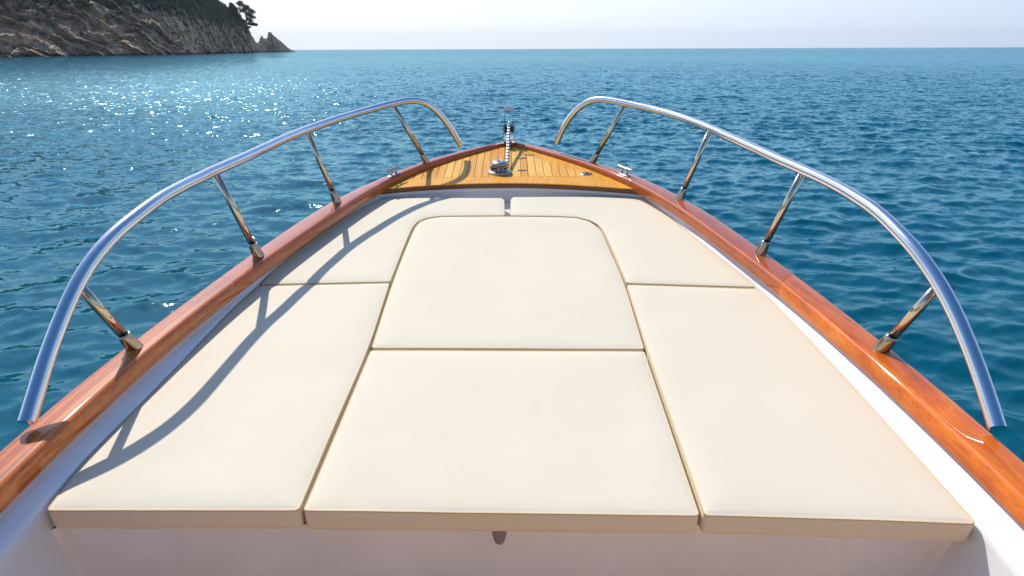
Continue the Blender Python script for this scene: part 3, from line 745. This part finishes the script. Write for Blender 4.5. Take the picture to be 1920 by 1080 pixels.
# ---------------------------------------------------------------- foredeck
EDGE = cat_rom([(x * 1.012, y * 1.012) for x, y in [(-.72, 3.165), (-.69, 3.180), (-.48, 3.243), (-.25, 3.277), (-.002, 3.291), (.247, 3.279), (.477, 3.245), (.686, 3.198), (.73, 3.183)]], 41)
def deck_region():
    """convex outline just under the gunwales, forward of the aft edge"""
    L = [p + (GUN['L'][0][k] - p) * .18 for k, p in enumerate(GUN['L'][1]) if p[1] > 3.12]
    Rr = [p + (GUN['R'][0][k] - p) * .18 for k, p in enumerate(GUN['R'][1]) if p[1] > 3.12]
    return np.array(L), np.array(Rr)
dL, dR = deck_region()
def clip(poly, a, b, inside_left=True):
    """keep the part of poly on the left of a->b"""
    out = []
    def side(p): return ((b[0] - a[0]) * (p[1] - a[1]) - (b[1] - a[1]) * (p[0] - a[0])) * (1 if inside_left else -1)
    for i in range(len(poly)):
        p, q = poly[i], poly[(i + 1) % len(poly)]; sp, sq = side(p), side(q)
        if sp >= 0: out.append(p)
        if (sp >= 0) != (sq >= 0):
            t = sp / (sp - sq); out.append((p[0] + (q[0] - p[0]) * t, p[1] + (q[1] - p[1]) * t))
    return out
def clip_sides(poly):
    for i in range(0, len(dL) - 1, 3):
        j = min(i + 3, len(dL) - 1)
        if len(poly) > 2: poly = clip(poly, dL[i], dL[j], False)
    for i in range(0, len(dR) - 1, 3):
        j = min(i + 3, len(dR) - 1)
        if len(poly) > 2: poly = clip(poly, dR[i], dR[j], True)
    return poly
class Planks:
    def __init__(s): s.V = []; s.F = []; s.t = []
    def add(s, poly, tone, dz=0.0):
        poly = [tuple(p) for p in poly]
        q = []
        for p in poly:
            if not q or math.hypot(p[0] - q[-1][0], p[1] - q[-1][1]) > 1e-4: q.append(p)
        if len(q) > 2 and math.hypot(q[0][0] - q[-1][0], q[0][1] - q[-1][1]) < 1e-4: q.pop()
        if len(q) < 3: return
        n = len(q); b = len(s.V)
        s.V += [(x, y, zdeck(x, y) + dz) for x, y in q] + [(x, y, zdeck(x, y) + dz - .012) for x, y in q]
        s.F += [tuple(range(b, b + n))] + [(b + i, b + i + n, b + (i + 1) % n + n, b + (i + 1) % n) for i in range(n)]
        s.t += [tone] * (n + 1)
    def build(s, name, parent):
        o = mesh(name, s.V, s.F, M['teak'], parent, False, None, s.t); return sharp(o, 20)
rnd = random.Random(4)
def cutrows(poly, step=.12):
    """split a long board across so that it follows the deck camber"""
    ys = [p[1] for p in poly]; y = math.floor(min(ys) / step) * step; out = []
    while y < max(ys):
        q = clip(clip(poly, (-9, y), (9, y)), (9, y + step), (-9, y + step)); y += step
        if len(q) > 2: out.append(q)
    return out
G = .0017
pk = Planks()
YM = lambda x: 3.449 - .037 * (x / .6) ** 2
# margin board along the aft edge
for i in range(len(EDGE) - 1):
    a, b = EDGE[i], EDGE[i + 1]
    pk.add([tuple(a), tuple(b), (b[0], YM(b[0]) - G), (a[0], YM(a[0]) - G)], .42)
pk_l = [-.635, -.592, -.545, -.504, -.463, -.421, -.378, -.334, -.293, -.250, -.206, -.162, -.119, -.076, -.033, .010, .065]
def plank_run(xs, lo, hi=None, tones=(.15, .95), target=pk):
    for a, b in zip(xs[:-1], xs[1:]):
        poly = [(a + G, lo((a + b) / 2 - .02) + G), (b - G, lo((a + b) / 2 + .02) + G), (b - G, 4.3), (a + G, 4.3)]
        poly = clip_sides(poly)
        if hi: poly = hi(poly)
        if len(poly) > 2:
            t = rnd.uniform(*tones)
            target.add(poly, t)
plank_run([-.69] + pk_l, YM)
# starboard: outer board between hatch and gunwale
H0, H1 = np.array((.067, 4.01)), np.array((.607, 3.412))
def outside_hatch(poly): return clip(poly, H0, H1, True)
poly = clip_sides([(.065 + G, YM(.2) + G), (.35, YM(.35) + G), (.73, YM(.73) + G), (.73, 4.3), (.065 + G, 4.3)])
hd = (H1 - H0) / np.linalg.norm(H1 - H0); hn = np.array((-hd[1], hd[0]))   # towards the gunwale
pk.add(clip(poly, H0 + hn * G, H1 + hn * G, True), .62)
pk.build('foredeck', boat)
# dark caulking bed below the planks, and the brown edge
bed = [(x, y) for x, y in EDGE] + [tuple(p) for p in dR if p[1] > 3.21] + [tuple(p) for p in dL[::-1] if p[1] > 3.19]
n = len(bed); cen = (0, 3.55)
V = [(x, y + (.002 if i < len(EDGE) else 0), zdeck(x, y) - .0035) for i, (x, y) in enumerate(bed)] + [(cen[0], cen[1], zdeck(*cen) - .0035)]
mesh('caulking', V, [(i, (i + 1) % n, n) for i in range(n)], M['caulk'], boat, False)
secs = []
for x, y in EDGE:
    z = zdeck(x, y)
    secs.append([(x, y + .012, z - .0045), (x, y + .001, z - .0045), (x, y - .003, z - .008), (x, y - .004, z - .016), (x, y - .002, z - .026), (x, y + .02, z - .028)])
V, F = sweep(secs, False); mesh('deck_edge', V, F, M['dark_teak'], boat)
# white cove under the deck edge, closing down to the cushion shelf
secs = []
for x, y in EDGE:
    z = zdeck(x, y); x2 = x * 1.0
    secs.append([(x2, y + .03, z - .0275), (x2, y + .008, z - .030), (x2, y + .004, z - .040), (x2, y + .012, z - .052), (x2, y + .02, z - .07), (x2, y + .02, -.06)])
V, F = sweep(secs, False); mesh('deck_cove', V, F, M['gel'], boat)

# hatch in the foredeck
hatch = Planks()
inn = lambda d: (H0 - hn * d, H1 - hn * d)
tri = [(.065 + G, YM(.2) + G), (.35, YM(.35) + G), (.66, YM(.66) + G), (.66, 4.3), (.065 + G, 4.3)]
tri = clip(tri, H0 - hn * G, H1 - hn * G, False)
HB = .028; LB = .039; TB = .031
lb = clip(tri, (.065 + LB, 0), (.065 + LB, 9), True)
hatch.add([p for p in lb], .25)
rest = clip(tri, (.065 + LB + 2 * G, 9), (.065 + LB + 2 * G, 0), True)
bb = lambda x: YM(x) + HB
bot = clip(rest, (9, bb(.4)), (-9, bb(.4)), True); hatch.add(bot, .5)
top = clip(rest, (-9, bb(.4) + 2 * G), (9, bb(.4) + 2 * G), True)
a, b = inn(TB)
hatch.add(clip(top, a, b, True), .6)
core = clip(top, a - hn * 2 * G, b - hn * 2 * G, False)
x = .065 + LB + 2 * G
while x < .55:
    c = clip(clip(core, (x + G, 9), (x + G, 0), True), (x + .0465 - G, 0), (x + .0465 - G, 9), True)
    if len(c) > 2: hatch.add(c, rnd.uniform(.3, 1.0))
    x += .0465
hatch_o = hatch.build('deck_hatch', boat)
for (hx, hy) in ((.070, 3.845), (.068, 3.577)):
    mb = MB(); z = zdeck(hx, hy)
    mb.lathe([(.010, 0), (.0105, .002), (.009, .0035), (.0, .0038)], (0, 0, 0), 24)
    V = []
    for (x_, y_, z_) in mb.v: V.append((hx + x_ * 1.0 + (0.023 if x_ > 0 else -.023 if x_ < 0 else 0), hy + y_, z + z_))
    o = mesh('hinge', V, mb.f, M['steel_b'], hatch_o)
    k = MB().tube([(hx - .0, hy - .010, z + .0042), (hx, hy + .010, z + .0042)], .0035, 10); k.build('hinge_pin', M['steel_b'], None).parent = o if False else hatch_o
px_, py_ = .447, 3.517
z = zdeck(px_, py_)
mb = MB().lathe([(.033, 0), (.033, .002), (.030, .0045), (.024, .0055), (.020, .004), (.019, -.002)], (px_, py_, z), 40)
mb.f.pop()
lt = mb.build('hatch_latch', M['steel_b'], hatch_o)
MB().lathe([(.0195, -.001), (.0, -.0012)], (px_, py_, z + .0015), 24).build('latch_recess', M['black'], hatch_o)
MB().box((px_ + .004, py_, z + .005), (.034, .009, .004), Matrix.Rotation(.5, 3, 'Z'), .0015).build('latch_handle', M['steel_b'], hatch_o)

# ---------------------------------------------------------------- bow rails
def bow_rail(P, T, B, label):
    r = MB().tube(cat_rom(P, 150), .0188, 28).build('bow_rail', M['steel'], boat)
    sharp(r, 60); r['label'] = label
    for t, b in zip(T, B):
        t = Vector(t); b = Vector(b); d = (t - b).normalized()
        z0 = b.z
        MB().tube([b + d * .05, t], .0132, 20).build('stanchion', M['steel_c'], r)
        # obliquely cut cup
        P0 = b + d * -.004; cup = MB()
        V = []; F = []; n = 28
        up = Vector((0, 0, 1)); a1 = d.cross(Vector((0, 1, 0))).normalized(); a2 = a1.cross(d).normalized()
        prof = [(-.02, .0215), (.014, .0205), (.036, .0180), (.056, .0163), (.058, .0150), (.059, .0135)]
        for (h, rr) in prof:
            for k in range(n):
                th = 2 * math.pi * k / n
                p = b + d * h + (a1 * math.cos(th) + a2 * math.sin(th)) * rr
                if h < 0:
                    p = p + d * ((z0 + .0005 - p.z) / d.z)
                V.append(p)
        for i in range(len(prof) - 1):
            for k in range(n):
                q = (k + 1) % n; F.append((i * n + k, i * n + q, (i + 1) * n + q, (i + 1) * n + k))
        o = cup.add(V, F).build('stanchion_base', M['steel_e'], r); sharp(o, 50)
        MB().torus(b + d * .054, .0160, .0020, (Matrix((a1, a2, d)).transposed()), 28, 8).build('collar', M['steel_b'], r)
    return r
bow_rail(RAILL, TL, BL, 'polished steel bow rail on the left gunwale')
bow_rail(RAILR, TR, BR, 'polished steel bow rail on the right gunwale')

def shrink(root, c, k):
    for o in [root] + [x for x in COL.objects if x.parent == root]:
        for v in o.data.vertices: v.co = Vector(c) + (v.co - Vector(c)) * k
# ---------------------------------------------------------------- cleats
def cleat(c, ang):
    m = Matrix.Rotation(ang, 3, 'Z'); c = Vector(c)
    base = MB(); base.box(c + Vector((0, 0, .003)), (.028, .105, .006), m, .0025)
    o = base.build('cleat', M['steel_b'], boat); sharp(o, 40)
    for sgn in (-1, 1):
        MB().tube([c + m @ Vector((0, sgn * .027, .005)), c + m @ Vector((0, sgn * .024, .020)), c + m @ Vector((0, sgn * .026, .043))], [.0085, .0062, .0072], 14).build('cleat_post', M['steel_b'], o)
    pts = [(-.082, .048), (-.078, .0475), (-.05, .044), (0, .043), (.05, .044), (.078, .0475), (.082, .048)]
    MB().tube([c + m @ Vector((0, y, z)) for y, z in pts], [.003, .0055, .007, .0078, .007, .0055, .003], 14).build('cleat_horn', M['steel_b'], o)
    shrink(o, c, .88)
cleat((-.646, 3.36, zg(3.36)), -.44)
cleat((.645, 3.385, zg(3.38)), .50)

# ---------------------------------------------------------------- windlass
wc = Vector((-.059, 3.54, zdeck(-.058, 3.5)))
w = MB().lathe([(.079, 0), (.080, .003), (.078, .009), (.072, .013), (.050, .016), (.0, .017)], wc, 48).build('windlass', M['steel_b'], boat); sharp(w, 45)
MB().box(wc + Vector((-.052, .012, .032)), (.022, .050, .034), Matrix.Rotation(.35, 3, 'Z'), .006).build('chain_stopper', M['steel_b'], w)
MB().box(wc + Vector((-.045, -.010, .030)), (.018, .030, .028), Matrix.Rotation(.35, 3, 'Z'), .002).build('motor_cover', M['black'], w)
MB().lathe([(.032, .014), (.050, .018), (.053, .022), (.046, .027), (.036, .031), (.046, .036), (.053, .040), (.050, .044), (.03, .046)], wc, 32).build('chain_wheel', M['steel_b'], w)
for k in range(8):
    a = k * math.pi / 4 + .2
    MB().box(wc + Vector((math.cos(a) * .045, math.sin(a) * .045, .031)), (.012, .010, .015), Matrix.Rotation(a, 3, 'Z'), .002).build('wheel_tooth', M['black'], w)
MB().lathe([(.045, .046), (.0545, .048), (.056, .052), (.055, .056)], wc, 40).build('brass_ring', plain('bronze_ring', (.45, .27, .12), .25, 1.0), w)
MB().lathe([(.054, .0562), (.0555, .060), (.052, .067), (.040, .073), (.020, .0765), (.011, .077), (.011, .072)], wc, 48).build('drum_cap', M['steel_b'], w)
MB().lathe([(.0125, .0772), (.0115, .0782), (.0, .0780)], wc + Vector((0, -.004, 0)), 24).build('cap_socket', M['black'], w)

shrink(w, wc, .89)
# ---------------------------------------------------------------- anchor roller on the stem
rc = Vector((-.006, 4.165, zg(4.2) + .003))
ar = MB(); ar.box(rc + Vector((0, .05, .002)), (.092, .26, .004), None, .0012)
ar = ar.build('anchor_roller', M['steel_b'], boat); sharp(ar, 40)
for sgn in (-1, 1):
    ch = MB(); pts = [(-.075, 0), (-.075, .045), (-.055, .10), (-.03, .128), (.02, .135), (.07, .125), (.14, .07), (.18, .02), (.18, 0)]
    n = len(pts); x0 = sgn * .043; V = [(rc.x + x0 - .0022, rc.y + y, rc.z + .004 + z) for y, z in pts] + [(rc.x + x0 + .0022, rc.y + y, rc.z + .004 + z) for y, z in pts]
    F = [tuple(range(n)), tuple(range(2 * n - 1, n - 1, -1))] + [(i, i + n, (i + 1) % n + n, (i + 1) % n) for i in range(n)]
    o = mesh('cheek_plate', V, F, M['steel_b'], ar, False)
    MB().tube([(rc.x + sgn * .0455, rc.y - .0, rc.z + .10), (rc.x + sgn * .053, rc.y, rc.z + .10)], .009, 12).build('roller_bolt', M['steel_b'], ar)
RY = Matrix.Rotation(math.pi / 2, 3, 'Y')
MB().lathe([(.030, -.037), (.032, -.034), (.020, -.012), (.017, 0), (.020, .012), (.032, .034), (.030, .037)], rc + Vector((0, .0, .098)), 28, RY).build('roller', M['black'], ar)
MB().lathe([(.018, -.034), (.020, -.031), (.013, 0), (.020, .031), (.018, .034)], rc + Vector((0, .10, .066)), 24, RY).build('roller', M['steel_b'], ar)
hoop = MB().tube([rc + Vector((-.034, .0, .13)), rc + Vector((-.034, .002, .20)), rc + Vector((-.033, .0, .262)), rc + Vector((.031, 0, .262)), rc + Vector((.032, .002, .20)), rc + Vector((.034, 0, .13))], .0032, 10).build('hoop', M['steel_b'], ar)
MB().box(rc + Vector((-.001, -.002, .252)), (.066, .012, .030), None, .004).build('hoop_pad', M['whiteplastic'], ar)

shrink(ar, rc, .85)
# ---------------------------------------------------------------- chain from the windlass over the roller
def chain():
    a = wc + Vector((.0445, .010, .0275)); b = rc + Vector((.0, -.010, .116)); c = rc + Vector((0, .025, .117)); d = rc + Vector((0, .09, .076))
    path = cat_rom([a, a.lerp(b, .3) + Vector((0, 0, -.004)), a.lerp(b, .7) + Vector((0, 0, -.003)), b, c, d], 400)
    s = np.r_[0, np.cumsum(np.linalg.norm(np.diff(path, axis=0), axis=1))]
    base = wc.copy()
    mb = MB(); k = 0; L = .0215; t = 0
    while t < s[-1] - L:
        p = Vector([float(np.interp(t, s, path[:, i])) for i in range(3)]); q = Vector([float(np.interp(t + L, s, path[:, i])) for i in range(3)])
        dr = (q - p).normalized(); sd = dr.cross(Vector((0, 0, 1))).normalized(); up = sd.cross(dr).normalized()
        if k % 2: sd, up = (up + sd * .25).normalized(), (-sd + up * .25).normalized()
        m = Matrix((sd, dr, up)).transposed()
        V = []; F = []; n = 16; kk = 8; r = .0040; w_ = .0075; hl = .0088
        for i in range(n):
            an = 2 * math.pi * i / n; cx_, sy_ = math.cos(an), math.sin(an)
            cen = Vector((w_ * cx_, (hl if sy_ > 0.01 else -hl if sy_ < -.01 else 0) + w_ * sy_, 0)); out = Vector((cx_, sy_, 0))
            for j in range(kk):
                bb_ = 2 * math.pi * j / kk
                V.append((p + q) / 2 + m @ (cen + out * r * math.cos(bb_) + Vector((0, 0, r * math.sin(bb_)))) - base)
        for i in range(n):
            for j in range(kk):
                F.append((i * kk + j, ((i + 1) % n) * kk + j, ((i + 1) % n) * kk + (j + 1) % kk, i * kk + (j + 1) % kk))
        mb.add(V, F); t += L; k += 1
    o = mb.build('anchor_chain', M['zinc'])
    o.matrix_world = MBOAT @ Matrix.Translation(base)
    tag(o, 'grey metal anchor chain running from the windlass up over the bow roller', 'chain')
chain()

# ================================================================ cushions
def offset(P, d):
    """inward offset of a counter-clockwise dense polygon"""
    n = len(P); out = []
    for i in range(n):
        a, b, c = P[i - 1], P[i], P[(i + 1) % n]
        e1 = (b - a) / max(1e-9, np.linalg.norm(b - a)); e2 = (c - b) / max(1e-9, np.linalg.norm(c - b))
        n1 = np.array((-e1[1], e1[0])); n2 = np.array((-e2[1], e2[0])); m = n1 + n2; L = m @ m
        m = m * (2.0 / max(L, 1.0)) if L > 1e-6 else n1
        out.append(b + m * d)
    return np.array(out)
def round_poly(P, rad, corners=None, step=.02):
    P = [np.array(p, float) for p in P]; n = len(P)
    area = sum(P[i][0] * P[(i + 1) % n][1] - P[(i + 1) % n][0] * P[i][1] for i in range(n))
    if area < 0: P = P[::-1]
    out = []
    for i in range(n):
        a, b, c = P[i - 1], P[i], P[(i + 1) % n]
        d1 = a - b; d2 = c - b; l1 = np.linalg.norm(d1); l2 = np.linalg.norm(d2); d1 /= l1; d2 /= l2
        ang = math.acos(max(-1, min(1, d1 @ d2)))
        if ang > R(165): r = min(l1, l2) * .45
        else: r = min(rad, l1 * .45, l2 * .45)
        p0 = b + d1 * r; p1 = b + d2 * r
        for t in np.linspace(0, 1, 7): out.append((1 - t) ** 2 * p0 + 2 * t * (1 - t) * b + t * t * p1)
    D = []
    for i in range(len(out)):
        a, b = out[i], out[(i + 1) % len(out)]; L = np.linalg.norm(b - a); k = max(1, int(L / step))
        if L < 1e-5: continue
        for j in range(k): D.append(a + (b - a) * j / k)
    return np.array(D)
def cushion(name, poly, label, th=.059, front=False):
    P = round_poly(poly, .014)
    base = P.mean(axis=0)
    P = P - base
    P = offset(P, .0012)
    rnd_ = np.random.default_rng(abs(hash(label)) % 1000 if False else len(label) * 7 + len(poly))
    wob = np.convolve(np.tile(rnd_.normal(size=len(P)), 3), np.ones(9) / 9, 'same')[len(P):2 * len(P)] * .0016
    from mathutils.geometry import delaunay_2d_cdt
    rings = [(.006, -th), (.002, -th + .003), (0.0, -th + .010), (-.0004, -.030), (.0, -.009), (.0006, -.0045), (.0022, -.0020), (.0040, -.0022)]
    V = []; F = []
    n = len(P)
    for ri, (ins, z) in enumerate(rings):
        Q = offset(P, ins)
        for i, q in enumerate(Q):
            V.append((q[0], q[1], z + (wob[i] * .55 if ri > 3 else 0) + th))
    for r in range(len(rings) - 1):
        for i in range(n):
            j = (i + 1) % n; F.append((r * n + i, r * n + j, (r + 1) * n + j, (r + 1) * n + i))
    F.append(tuple(range(n - 1, -1, -1)))
    # puffed top: constrained triangulation with height from the distance to the edge
    Q = offset(P, rings[-1][0]); A = Q; B = np.roll(Q, -1, axis=0)
    def dist(pts):
        d = np.full(len(pts), 9.0)
        for a, b in zip(A, B):
            ab = b - a; t = np.clip(((pts - a) @ ab) / max(1e-12, ab @ ab), 0, 1)
            d = np.minimum(d, np.linalg.norm(pts - (a + t[:, None] * ab), axis=1))
        return d
    def inside(pts):
        c = np.zeros(len(pts), bool)
        for a, b in zip(A, B):
            m_ = ((a[1] > pts[:, 1]) != (b[1] > pts[:, 1]))
            with np.errstate(divide='ignore', invalid='ignore'):
                xx = (b[0] - a[0]) * (pts[:, 1] - a[1]) / (b[1] - a[1]) + a[0]
            c ^= m_ & (pts[:, 0] < xx)
        return c
    cand = []
    for ins in (.005, .012, .022, .036, .055):
        q = offset(P, rings[-1][0] + ins)[::1 if ins < .02 else 2]
        q = q[inside(q)]; dq = dist(q); cand.append(q[dq > ins * .86])
    gx, gy = np.meshgrid(np.arange(Q[:, 0].min(), Q[:, 0].max(), .022), np.arange(Q[:, 1].min(), Q[:, 1].max(), .022))
    g = np.stack([gx.ravel() + np.where(np.arange(gx.size) // gx.shape[1] % 2, .011, 0), gy.ravel()], 1)
    g = g[inside(g)]; g = g[dist(g) > .066]; cand.append(g)
    I = np.vstack(cand); d = dist(I)
    hd_ = lambda d: np.interp(d, [0, .005, .012, .022, .036, .055, .09, .16], [-.0022, -.0008, .0002, .0012, .0020, .0026, .0031, .0034])
    co = [Vector((float(a), float(b))) for a, b in Q] + [Vector((float(a), float(b))) for a, b in I]
    res = delaunay_2d_cdt(co, [(i, (i + 1) % n) for i in range(n)], [], 1, 1e-6)
    off = len(V) - n
    und = []
    for x, y in I:
        und.append(.0035 * mn.noise(Vector((x * 2.2 + base[0] * 9, y * 2.2 + base[1] * 7, .3))) + .0012 * mn.noise(Vector((x * 7 + base[0] * 5, y * 7, 1.3))))
    zi = hd_(d) + np.array(und) * np.clip(d / .08, 0, 1)
    remap = {}
    for k, (vv, orig) in enumerate(zip(res[0], res[3])):
        o0 = orig[0] if orig else -1
        if 0 <= o0 < n: remap[k] = off + o0
        else:
            remap[k] = len(V); V.append((vv.x, vv.y, th + float(zi[o0 - n])))
    for f in res[2]: F.append(tuple(remap[k] for k in f))
    root = boat_thing(name, label, 'cushion', (base[0], base[1], -th + .0), 'cream cushions of the bow sun pad')
    import bmesh
    o = mesh('cover', V, F, M['vinyl'], root)
    bm = bmesh.new(); bm.from_mesh(o.data)
    bmesh.ops.recalc_face_normals(bm, faces=bm.faces)
    bm.to_mesh(o.data); bm.free()
    # raised seam around the top edge
    Q = offset(P, .0012); seam = [(q[0], q[1], th - .0030 + wob[i] * .55) for i, q in enumerate(Q)]
    mb = MB(); mb.tube(seam + seam[:2], .0019, 6, False)
    mb.build('piping', M['piping'], root)
    return root
cushion('sun_cushion', C_side_left, 'cream side cushion along the left gunwale crossed by the rail shadow, front row left')
cushion('sun_cushion', C_mid_near, 'wide cream middle cushion of the front row, nearest the bottom of the photo')
cushion('sun_cushion', C_mid_far, 'cream middle cushion with two rounded far corners, surrounded by the other pads')
cushion('sun_cushion', C_back_left, 'L-shaped cream cushion in the far left corner of the sun pad below the foredeck')
cushion('sun_cushion', C_back_right, 'L-shaped cream cushion in the far right corner of the sun pad, fully in sunlight')
cushion('sun_cushion', C_side_right, 'cream side cushion along the right gunwale in full sunlight, front row right')
